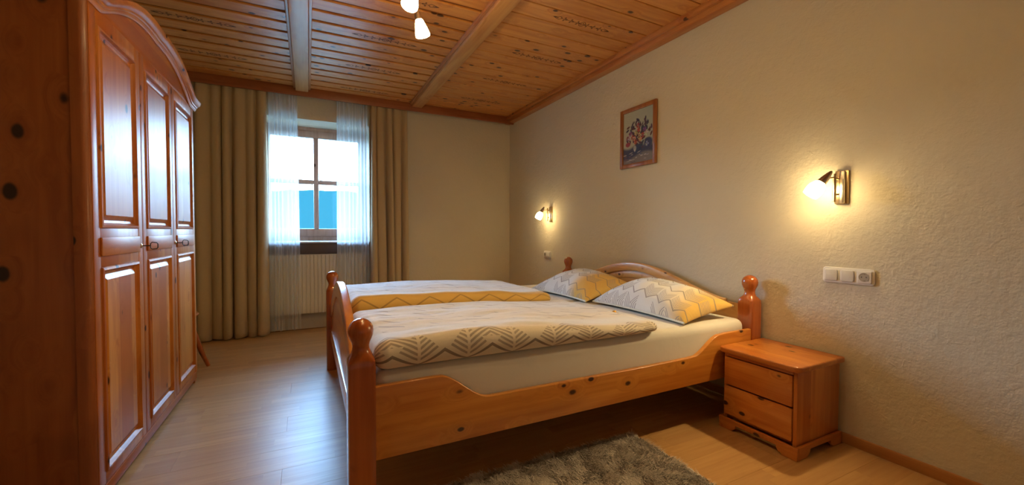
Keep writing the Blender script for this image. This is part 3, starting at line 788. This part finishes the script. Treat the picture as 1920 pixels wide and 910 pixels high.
# ---- pillows
def pillow(c00, c10, c11, c01, T_, mat, label, seed, flip=False):
    """corners: c00 foot/far, c10 foot/near, c11 head/near, c01 head/far"""
    n1, n2 = 96, 64
    u = np.linspace(-1, 1, n1); v = np.linspace(-1, 1, n2); U, V = np.meshgrid(u, v, indexing='ij')
    c = [np.array(q, float) for q in (c00, c10, c11, c01)]
    a = (U + 1) / 2; b = (V + 1) / 2
    a2 = .5 + (a - .5) * (1 - .055 * (1 - V ** 2)); b2_ = .5 + (b - .5) * (1 - .10 * (1 - U ** 2))
    P0 = ((1 - a2) * (1 - b2_))[..., None] * c[0] + (a2 * (1 - b2_))[..., None] * c[1] + (a2 * b2_)[..., None] * c[2] + ((1 - a2) * b2_)[..., None] * c[3]
    H_ = (np.clip(1 - np.abs(U) ** 2.2, 0, 1) * np.clip(1 - np.abs(V) ** 2.4, 0, 1)) ** .55
    nn = np.zeros_like(U)
    for i in range(n1):
        for j in range(n2): nn[i, j] = noise.noise(Vector((U[i, j] * 1.7, V[i, j] * 1.5, seed))) + .5 * noise.noise(Vector((U[i, j] * 4.5, V[i, j] * 2.5, seed + 4)))
    nrm = np.cross(c[1] - c[0], c[3] - c[0]); nrm = nrm / np.linalg.norm(nrm)
    if nrm[2] < 0: nrm = -nrm
    top = P0 + nrm * (T_ * (H_ * (1 + .13 * nn)) + .008)[..., None]
    bot = P0 + nrm * (-.030 * H_ - .002)[..., None]
    bot[..., 2] = np.maximum(bot[..., 2], .5645)
    la = np.linalg.norm(c[1] - c[0]); lb = np.linalg.norm(c[3] - c[0])
    UVt = np.stack([a * la, b * lb], -1)
    me1 = gridmesh('pillow', top, UVt)
    bm = bmesh.new(); bm.from_mesh(me1); uvl = bm.loops.layers.uv.active
    me2 = gridmesh('tmp', bot[::-1], UVt[::-1]); bm.from_mesh(me2); bpy.data.meshes.remove(me2); bpy.data.meshes.remove(me1)
    bd = [e for e in bm.edges if e.is_boundary]
    bmesh.ops.bridge_loops(bm, edges=bd)
    o = obj('pillow', bm, mat, org=tuple(sum(c) / 4), angle=180)
    tag(o, label, 'pillow')
    k = 40; pts = [tuple((top[int(i * (n1 - 1) / k), 0] + bot[int(i * (n1 - 1) / k), 0]) / 2 + np.array((-.004, 0, .0))) for i in range(k + 1)]
    bm = bmesh.new(); tube(bm, pts, .006, 8); obj('hem', bm, M['hem'], o)
pillow((1.835, 2.350, .578), (1.845, 1.562, .576), (2.255, 1.560, .640), (2.315, 2.330, .70), .125, M['tx_pillow_near'], 'near pillow with leaf print and yellow corner, closest to the nightstand', 2.0)
pillow((1.735, 3.080, .580), (1.780, 2.365, .578), (2.230, 2.38, .665), (2.320, 3.150, .70), .115, M['tx_pillow_far'], 'far pillow with grey hatching, towards the back wall', 6.0)
# wrapped sweet
sw = empty('wrapped_sweet', (1.655, 1.905, .5625), 'tiny gold wrapped sweet lying on the white sheet by the near pillow', 'sweet')
bm = bmesh.new(); lathe(bm, [(0, -.017), (.011, -.013), (.0145, 0), (.011, .013), (0, .017)], frame_to((1.655, 1.905, .577), (.4, 1, .1)), 14); obj('body', bm, M['candy'], sw)
for s_ in (-1, 1):
    bm = bmesh.new(); lathe(bm, [(.003, 0), (.008, .009), (.016, .020)], frame_to(Vector((1.655, 1.905, .577)) + Vector((.4, 1, .1)).normalized() * .012 * s_, Vector((.4, 1, .1 + .5 * s_)) * s_), 9); obj('twist', bm, M['candy'], sw)

# ================================================================== NIGHTSTAND
ns = empty('nightstand', (2.25, 1.30, 0), 'small two-drawer pine nightstand against the right wall beside the bed', 'nightstand')
nx0, nx1, ny0, ny1 = 2.062, 2.438, 1.100, 1.478
def rrect(x0_, x1_, y0_, y1_, r_, n=5):
    pts = []
    for cx, cy, a0 in ((x0_ + r_, y0_ + r_, PI), (x1_ - .004, y0_ + .004, 1.5 * PI), (x1_ - .004, y1_ - .004, 0), (x0_ + r_, y1_ - r_, .5 * PI)):
        rr = r_ if cx == x0_ + r_ else .004
        for k in range(n + 1): pts.append((cx + rr * math.cos(a0 + k / n * PI / 2), cy + rr * math.sin(a0 + k / n * PI / 2)))
    return pts
bm = bmesh.new(); prism(bm, rrect(nx0 - .026, nx1 + .001, ny0 - .022, ny1 + .022, .03), 'z', .418, .447, .008, 3); obj('top', bm, M['stand_y'], ns)
obj('side_panel', B(nx0 + .004, nx1, ny0, ny0 + .018, .055, .418, bev=.002), M['stand_z'], ns)
obj('side_panel', B(nx0 + .004, nx1, ny1 - .018, ny1, .055, .418, bev=.002), M['stand_z'], ns)
obj('back_panel', B(nx1 - .008, nx1, ny0 + .018, ny1 - .018, .055, .418), M['stand_z'], ns)
obj('bottom_panel', B(nx0 + .02, nx1 - .008, ny0 + .018, ny1 - .018, .058, .07), M['stand_z'], ns)
obj('front_rail', B(nx0, nx0 + .018, ny0 + .018, ny1 - .018, .398, .418, bev=.002), M['stand_y'], ns)
for z0_, z1_ in ((.242, .394), (.076, .234)):
    d = obj('drawer', B(nx0 - .004, nx0 + .016, ny0 + .020, ny1 - .004, z0_, z1_, bev=.005), M['stand_y'], ns)
    bm = bmesh.new(); box(bm, nx0 + .016, nx1 - .03, ny0 + .03, ny1 - .03, z0_ + .01, z1_ - .02); obj('drawer_box', bm, M['stand_y'], d)
# bracket-foot plinth
def bracket(a, b, foot=.075):
    h0, h1 = .0, .062
    pts = [(a, h0), (a + foot, h0)]
    for k in range(6): t_ = k / 5; pts.append((a + foot + .002 + .022 * math.sin(t_ * PI / 2), .008 + .028 * (1 - math.cos(t_ * PI / 2))))
    for k in range(6): t_ = 1 - k / 5; pts.append((b - foot - .002 - .022 * math.sin(t_ * PI / 2), .008 + .028 * (1 - math.cos(t_ * PI / 2))))
    pts += [(b - foot, h0), (b, h0), (b, h1), (a, h1)]
    return pts
bm = bmesh.new(); prism(bm, bracket(ny0 - .018, ny1 + .012), 'x', nx0 - .022, nx0 - .0045, .005, 2); obj('plinth', bm, M['stand_y'], ns)
bm = bmesh.new(); prism(bm, bracket(nx0 - .0045, nx1 - .005), 'y', ny0 - .018, ny0 - .0005, .005, 2); obj('plinth', bm, M['stand_x'], ns)
bm = bmesh.new(); prism(bm, bracket(nx0 - .0045, nx1 - .005), 'y', ny1 + .0005, ny1 + .012, .003, 2); obj('plinth', bm, M['stand_x'], ns)

# ================================================================== RUG
rg = empty('rug', (1.0, 1.33, 0), 'shaggy grey rug on the floor in front of the bed', 'rug')
RX0, RX1, RY0, RY1 = .30, 1.525, .93, 1.625
obj('backing', B(RX0, RX1, RY0, RY1, .0006, .008, bev=.003), plain('rug_backing', (.20, .17, .15), .95), rg)
def rugpile():
    N = 95000
    x = rng.uniform(RX0, RX1, N); y = rng.uniform(RY0, RY1, N)
    def fld(sx_, sy_, ph):
        return np.sin(x * sx_ + ph + 1.7 * np.sin(y * sy_ * .6)) * np.sin(y * sy_ + ph * 2 + 1.3 * np.sin(x * sx_ * .7))
    f1 = fld(38, 34, .3); f2 = fld(19, 23, 2.1); f3 = fld(75, 80, 4)
    ang = .9 * f2 + .7 * f1 + rng.normal(0, .8, N) + 3.9
    lean = .016 + .012 * rng.random(N); h = .016 + .011 * rng.random(N) + .002 * f1
    hw = .0011 + .0006 * rng.random(N)
    dx, dy_ = np.cos(ang), np.sin(ang); px, py = -dy_ * hw, dx * hw
    z0 = np.full(N, .007)
    p = np.empty((N, 5, 3))
    p[:, 0] = np.stack([x - px, y - py, z0], -1); p[:, 1] = np.stack([x + px, y + py, z0], -1)
    mx_, my_ = x + dx * lean * .35, y + dy_ * lean * .35
    p[:, 2] = np.stack([mx_ + px, my_ + py, z0 + h * .65], -1); p[:, 3] = np.stack([mx_ - px, my_ - py, z0 + h * .65], -1)
    p[:, 4] = np.stack([x + dx * lean, y + dy_ * lean, z0 + h], -1)
    b = np.arange(N)[:, None] * 5
    quads = (b + np.array([0, 1, 2, 3])); tris = (b + np.array([3, 2, 4]))
    me = bpy.data.meshes.new('pile'); me.vertices.add(N * 5); me.vertices.foreach_set('co', p.reshape(-1).astype(np.float32))
    me.loops.add(N * 7); me.polygons.add(N * 2)
    li = np.concatenate([quads, tris], 1).reshape(-1).astype(np.int32); me.loops.foreach_set('vertex_index', li)
    ls = (np.arange(N)[:, None] * 7 + np.array([0, 4])).reshape(-1).astype(np.int32); me.polygons.foreach_set('loop_start', ls)
    me.update(calc_edges=True); me.validate()
    patch = fld(7, 9, 1.0) * .5 + fld(4, 5, 3.0) * .5
    v = np.clip(.92 + .18 * patch + rng.normal(0, .13, N), .2, 1.0)
    colr = np.stack([v * 1.0, v * .92, v * .84, np.ones(N)], -1)
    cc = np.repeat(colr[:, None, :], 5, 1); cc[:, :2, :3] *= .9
    at = me.color_attributes.new('tuft', 'FLOAT_COLOR', 'POINT'); at.data.foreach_set('color', cc.reshape(-1).astype(np.float32))
    g = G('rug_pile'); q = g.n('ShaderNodeAttribute', attribute_name='tuft'); g.put(g.b.inputs['Base Color'], q.outputs[0]); g.fin(None, .9, 0, .15)
    o = link('pile', me, g.m, rg, smooth=False); o['kind'] = 'stuff'
rugpile()

# ================================================================== WALL LAMPS
def beam(p, d, W, par, ang=150):
    """the bulb's light leaving the open mouth of the shade"""
    l = bpy.data.lights.new('bulb_light', 'SPOT'); l.energy = W; l.color = LAMP_COL[:3]; l.spot_size = math.radians(ang); l.spot_blend = 0.95; l.shadow_soft_size = 0.022
    o = bpy.data.objects.new('bulb_light', l); COL.objects.link(o); o.parent = par
    o.location = Vector(p) - worg(par); o.rotation_euler = Vector(d).to_track_quat('-Z', 'Y').to_euler()

def sconce(y, z, aim, label, k=1.0):
    e = empty('wall_lamp', (XR, y, z), label, 'lamp')
    obj('wall_plate', B(XR - .012, XR - .0006, y - .030, y + .030, z - .085, z + .085, bev=.003), M['brass'], e)
    obj('bar', B(XR - .030, XR - .012, y - .020, y + .004, z - .083, z + .083, bev=.006), M['chrome'], e)
    bm = bmesh.new(); tube(bm, [(XR - .040, y + .018, z - .075), (XR - .040, y + .018, z + .070)], .008, 12)
    tube(bm, [(XR - .040, y + .018, z - .035), (XR - .012, y + .018, z - .035)], .005, 8); tube(bm, [(XR - .040, y + .018, z + .045), (XR - .012, y + .018, z + .045)], .005, 8)
    obj('rod', bm, M['brass'], e)
    d = Vector(aim).normalized()
    piv = Vector((XR - .040, y + .018, z + .050)); hd = Vector((XR - .100, y + .030, z + .045))
    bm = bmesh.new(); tube(bm, [piv, hd], .004, 8); obj('arm', bm, M['brass'], e)
    top = hd - d * .045
    bm = bmesh.new(); lathe(bm, [(0, 0), (.006, .004), (.012, .020), (.018, .045), (.022, .068), (.022, .074), (0, .074)], frame_to(top, d), 20); obj('lamp_holder', bm, M['chrome'], e)
    sp = top + d * .072
    bm = bmesh.new(); lathe(bm, [(.016, 0), (.027, .010), (.036, .028), (.0385, .045), (.0375, .062), (.0345, .080), (.0335, .080), (.0360, .062), (.0370, .045), (.034, .028), (.025, .012), (.014, .003)], frame_to(sp, d), 24); obj('lamp_shade', bm, M['shade_wall'], e); beam(sp + d * .080, (d + Vector((-.45, 0, 0))).normalized(), BEAM_WALL * k, e, 132)
sconce(1.115, 1.312, (-.42, .45, -.80), 'lit wall lamp with white glass shade above the nightstand')
sconce(3.918, 1.275, (-.55, .10, -1.0), 'lit wall lamp with white glass shade in the far corner, beyond the headboard', .35)

# ================================================================== CEILING LAMP (spot bar)
cl = empty('ceiling_lamp', (.54, 1.65, 2.58), 'ceiling spot bar with lit white glass shades hanging from the pine ceiling', 'lamp')
bm = bmesh.new(); lathe(bm, [(0, .0), (.055, .0), (.06, -.012), (.05, -.025), (0, -.028)], Matrix.Translation((.54, 1.65, 2.5935)), 28); obj('ceiling_rose', bm, M['chrome'], cl)
bm = bmesh.new(); tube(bm, [(.54, 1.05, 2.50), (.50, 1.35, 2.50), (.54, 1.65, 2.50), (.58, 1.95, 2.50), (.54, 2.25, 2.50)], .009, 12); tube(bm, [(.54, 1.65, 2.50), (.54, 1.65, 2.57)], .011, 12); obj('bar', bm, M['chrome'], cl)
for (px, py, hz, d, em) in ((.54, 2.25, 2.245, (.28, .0, -1), 1), (.475, 2.00, 2.235, (-.30, -.25, -1), 1), (.54, 1.50, 2.33, (.6, -.1, -1), 1), (.52, 1.05, 2.33, (.8, .1, -1), 1.5)):
    d = Vector(d).normalized(); h = Vector((px, py, hz))
    ao = bmesh.new(); tube(ao, [(px, py, 2.50), (px, py, hz + .03)], .004, 8); tube(ao, [(px + .02, py, 2.47), (px, py, hz + .05)], .0025, 8); arm = obj('arm', ao, M['brass'], cl)
    top = h + Vector((0, 0, .035)) 
    bm = bmesh.new(); lathe(bm, [(0, 0), (.016, .002), (.018, .010), (.018, .046), (0, .046)], frame_to(top - d * .0, d), 20); obj('lamp_holder', bm, M['chrome'], cl)
    bm = bmesh.new(); lathe(bm, [(.019, 0), (.024, .012), (.031, .038), (.038, .066), (.0400, .084), (.0385, .084), (.036, .066), (.029, .038), (.022, .012), (.016, .001)], frame_to(top + d * .045, d), 24); obj('lamp_shade', bm, M['shade_ceil'], cl); beam(top + d * .131, d, BEAM_CEIL * em, cl)

# ================================================================== PICTURE
pc = empty('picture', (XR, 2.56, 1.62), 'small framed painting of a flower bouquet in a vase on the right wall', 'picture')
pya, pyb, pza, pzb, fw = 2.357, 2.765, 1.622, 2.122, .034
px_ = XR - .004
for nm, a in (('frame_side', (pya, pya + fw, pza, pzb)), ('frame_side', (pyb - fw, pyb, pza, pzb)), ('frame_top', (pya + fw, pyb - fw, pzb - fw, pzb)), ('frame_bottom', (pya + fw, pyb - fw, pza, pza + fw))):
    obj(nm, B(px_ - .022, px_, *a, bev=.005), M['frame'], pc)
def painting():
    nu, nv = 110, 140
    ya, yb2 = pyb - fw, pya + fw; U = np.linspace(0, 1, nu); V = np.linspace(0, 1, nv)
    uu, vv = np.meshgrid(U, V, indexing='ij')
    P = np.stack([np.full_like(uu, px_ - .010), ya + (yb2 - ya) * uu, pza + fw + (pzb - pza - 2 * fw) * vv], -1)
    C = np.zeros((nu, nv, 3))
    up = np.array([.46, .47, .36]); up2 = np.array([.36, .42, .38])
    C[:] = up * (1 - uu[..., None]) + up2 * uu[..., None]
    base = np.array([.06, .07, .13]); lo = np.array([.22, .20, .19])
    t_ = sm(-(vv + .03 * np.sin(uu * 9)), -.36, -.28)[..., None]; C = C * (1 - t_) + base * t_
    t_ = sm(-(vv + .05 * np.sin(uu * 5 + 1)), -.17, -.10)[..., None]; C = C * (1 - t_) + lo * t_
    r2 = np.random.default_rng(11)
    def blob(cu, cv, ru, rv, col, an=0.0, soft=.35):
        nonlocal C
        du, dv = (uu - cu), (vv - cv) * 1.25; a = du * math.cos(an) + dv * math.sin(an); b = -du * math.sin(an) + dv * math.cos(an)
        d = np.sqrt((a / ru) ** 2 + (b / rv) ** 2); t = sm(-d, -1, -1 + soft)[..., None]; C = C * (1 - t) + np.array(col) * t
    for k in range(90):      # dark foliage mass
        an = r2.uniform(0, 2 * PI); rr = r2.uniform(0, .36) ** .9
        blob(.5 + rr * math.cos(an) * 1.15, .53 + rr * math.sin(an) * .8, .070, .030, [(.05, .04, .08), (.09, .05, .09), (.04, .06, .10), (.10, .04, .05)][k % 4], r2.uniform(0, PI))
    blob(.16, .38, .10, .07, (.30, .06, .09)); blob(.16, .50, .07, .07, (.20, .05, .09)); blob(.84, .34, .16, .14, (.05, .06, .14))
    for cu, cv, col in ((.32, .50, (.42, .07, .05)), (.42, .40, (.42, .07, .05)), (.52, .62, (.45, .08, .06)), (.66, .50, (.38, .06, .09)), (.24, .58, (.22, .08, .25)), (.72, .60, (.20, .10, .28)), (.44, .56, (.50, .42, .22)), (.56, .52, (.55, .45, .26)), (.58, .44, (.52, .26, .12)), (.38, .47, (.56, .38, .22)), (.50, .70, (.35, .06, .06)), (.78, .52, (.5, .5, .52)), (.80, .32, (.35, .36, .48)), (.20, .50, (.42, .4, .48))):
        for k in range(7):
            an = k * 2 * PI / 7 + r2.uniform(0, .6); c2 = [max(0, q * r2.uniform(.6, 1.35)) for q in col]
            blob(cu + .035 * math.cos(an), cv + .03 * math.sin(an), .032, .016, c2, an)
    for k in range(16):
        blob(r2.uniform(.2, .85), r2.uniform(.66, .80), .014, .045, (.06, .04, .07), r2.uniform(-.7, .7))
    blob(.50, .26, .15, .12, (.05, .07, .14)); blob(.40, .28, .06, .08, (.36, .38, .40)); blob(.40, .24, .02, .04, (.6, .6, .58)); blob(.57, .25, .04, .08, (.04, .05, .12))
    for k in range(28):
        blob(r2.uniform(0, 1), r2.uniform(.0, .22), r2.uniform(.03, .10), .012, [(.40, .38, .36), (.10, .11, .20), (.55, .52, .50), (.16, .10, .12)][k % 4], r2.uniform(-.3, .3))
    me = gridmesh('painting', P); at = me.color_attributes.new('paint', 'FLOAT_COLOR', 'POINT')
    at.data.foreach_set('color', np.concatenate([np.clip(C, 0, 1), np.ones((nu, nv, 1))], -1).reshape(-1).astype(np.float32))
    g = G('oil_paint'); q = g.n('ShaderNodeAttribute', attribute_name='paint'); g.put(g.b.inputs['Base Color'], q.outputs[0]); g.bump(g.noise(g.coords(), 90, 3), .4, .003); g.fin(None, .55, 0, .3)
    link('painting', me, g.m, pc)
    obj('backing_board', B(px_ - .009, px_ - .001, pya + .01, pyb - .01, pza + .01, pzb - .01), M['frame'], pc)
painting()

# ================================================================== SWITCHES AND SOCKETS
def rounded(bm, ya, yb_, za, zb_, xa, xb, r_, bev):
    pts = []
    for cy, cz, a0 in ((ya + r_, za + r_, PI), (yb_ - r_, za + r_, 1.5 * PI), (yb_ - r_, zb_ - r_, 0), (ya + r_, zb_ - r_, .5 * PI)):
        for k in range(6): pts.append((cy + r_ * math.cos(a0 + k / 5 * PI / 2), cz + r_ * math.sin(a0 + k / 5 * PI / 2)))
    prism(bm, pts, 'x', xa, xb, bev, 2)
def plate_thing(ys_, z, kinds, label):
    n = len(kinds); W_ = .080
    yc = ys_; tot = .071 * n + .010
    e = empty('switch_plate' if n > 2 else 'socket_plate', (XR, yc, z), label, 'switch')
    bm = bmesh.new(); rounded(bm, yc - tot / 2, yc + tot / 2, z - .0405, z + .0405, XR - .010, XR - .0006, .014, .004); obj('cover_frame', bm, M['plastic'], e)
    for i, k in enumerate(kinds):
        c = yc + tot / 2 - .005 - .071 * (i + .5)
        if k == 'r':
            bm = bmesh.new(); rounded(bm, c - .029, c + .029, z - .029, z + .029, XR - .0175, XR - .010, .009, .003)
            obj('rocker', bm, M['rocker'], e)
        else:
            bm = bmesh.new(); rounded(bm, c - .030, c + .030, z - .030, z + .030, XR - .0165, XR - .010, .006, .002); s_ = obj('socket_cover', bm, M['plastic'], e)
            bm = bmesh.new(); lathe(bm, [(.0215, 0), (.0215, .0012), (.0195, .0012), (.0190, .0002), (0, .0002)], frame_to((XR - .0165, c, z), (-1, 0, 0)), 28, False); obj('socket_well', bm, M['socket'], s_)
            bm = bmesh.new()
            for q in (-.0095, .0095): lathe(bm, [(0, .0008), (.0026, .0008)], frame_to((XR - .0165, c + q, z), (-1, 0, 0)), 12, False)
            obj('pin_hole', bm, M['dark_hole'], s_)
            bm = bmesh.new()
            bm.free()
            for q in (-1, 1): obj('earth_clip', B(XR - .0182, XR - .0168, c - .003, c + .003, z + q * .0165 - .002, z + q * .0165 + .002), M['chrome'], s_)
plate_thing(1.080, .860, 'rrs', 'white three-gang switch and socket plate above the nightstand')
plate_thing(3.985, .818, 'sr', 'small white double socket and switch plate in the far corner, under the far wall lamp')
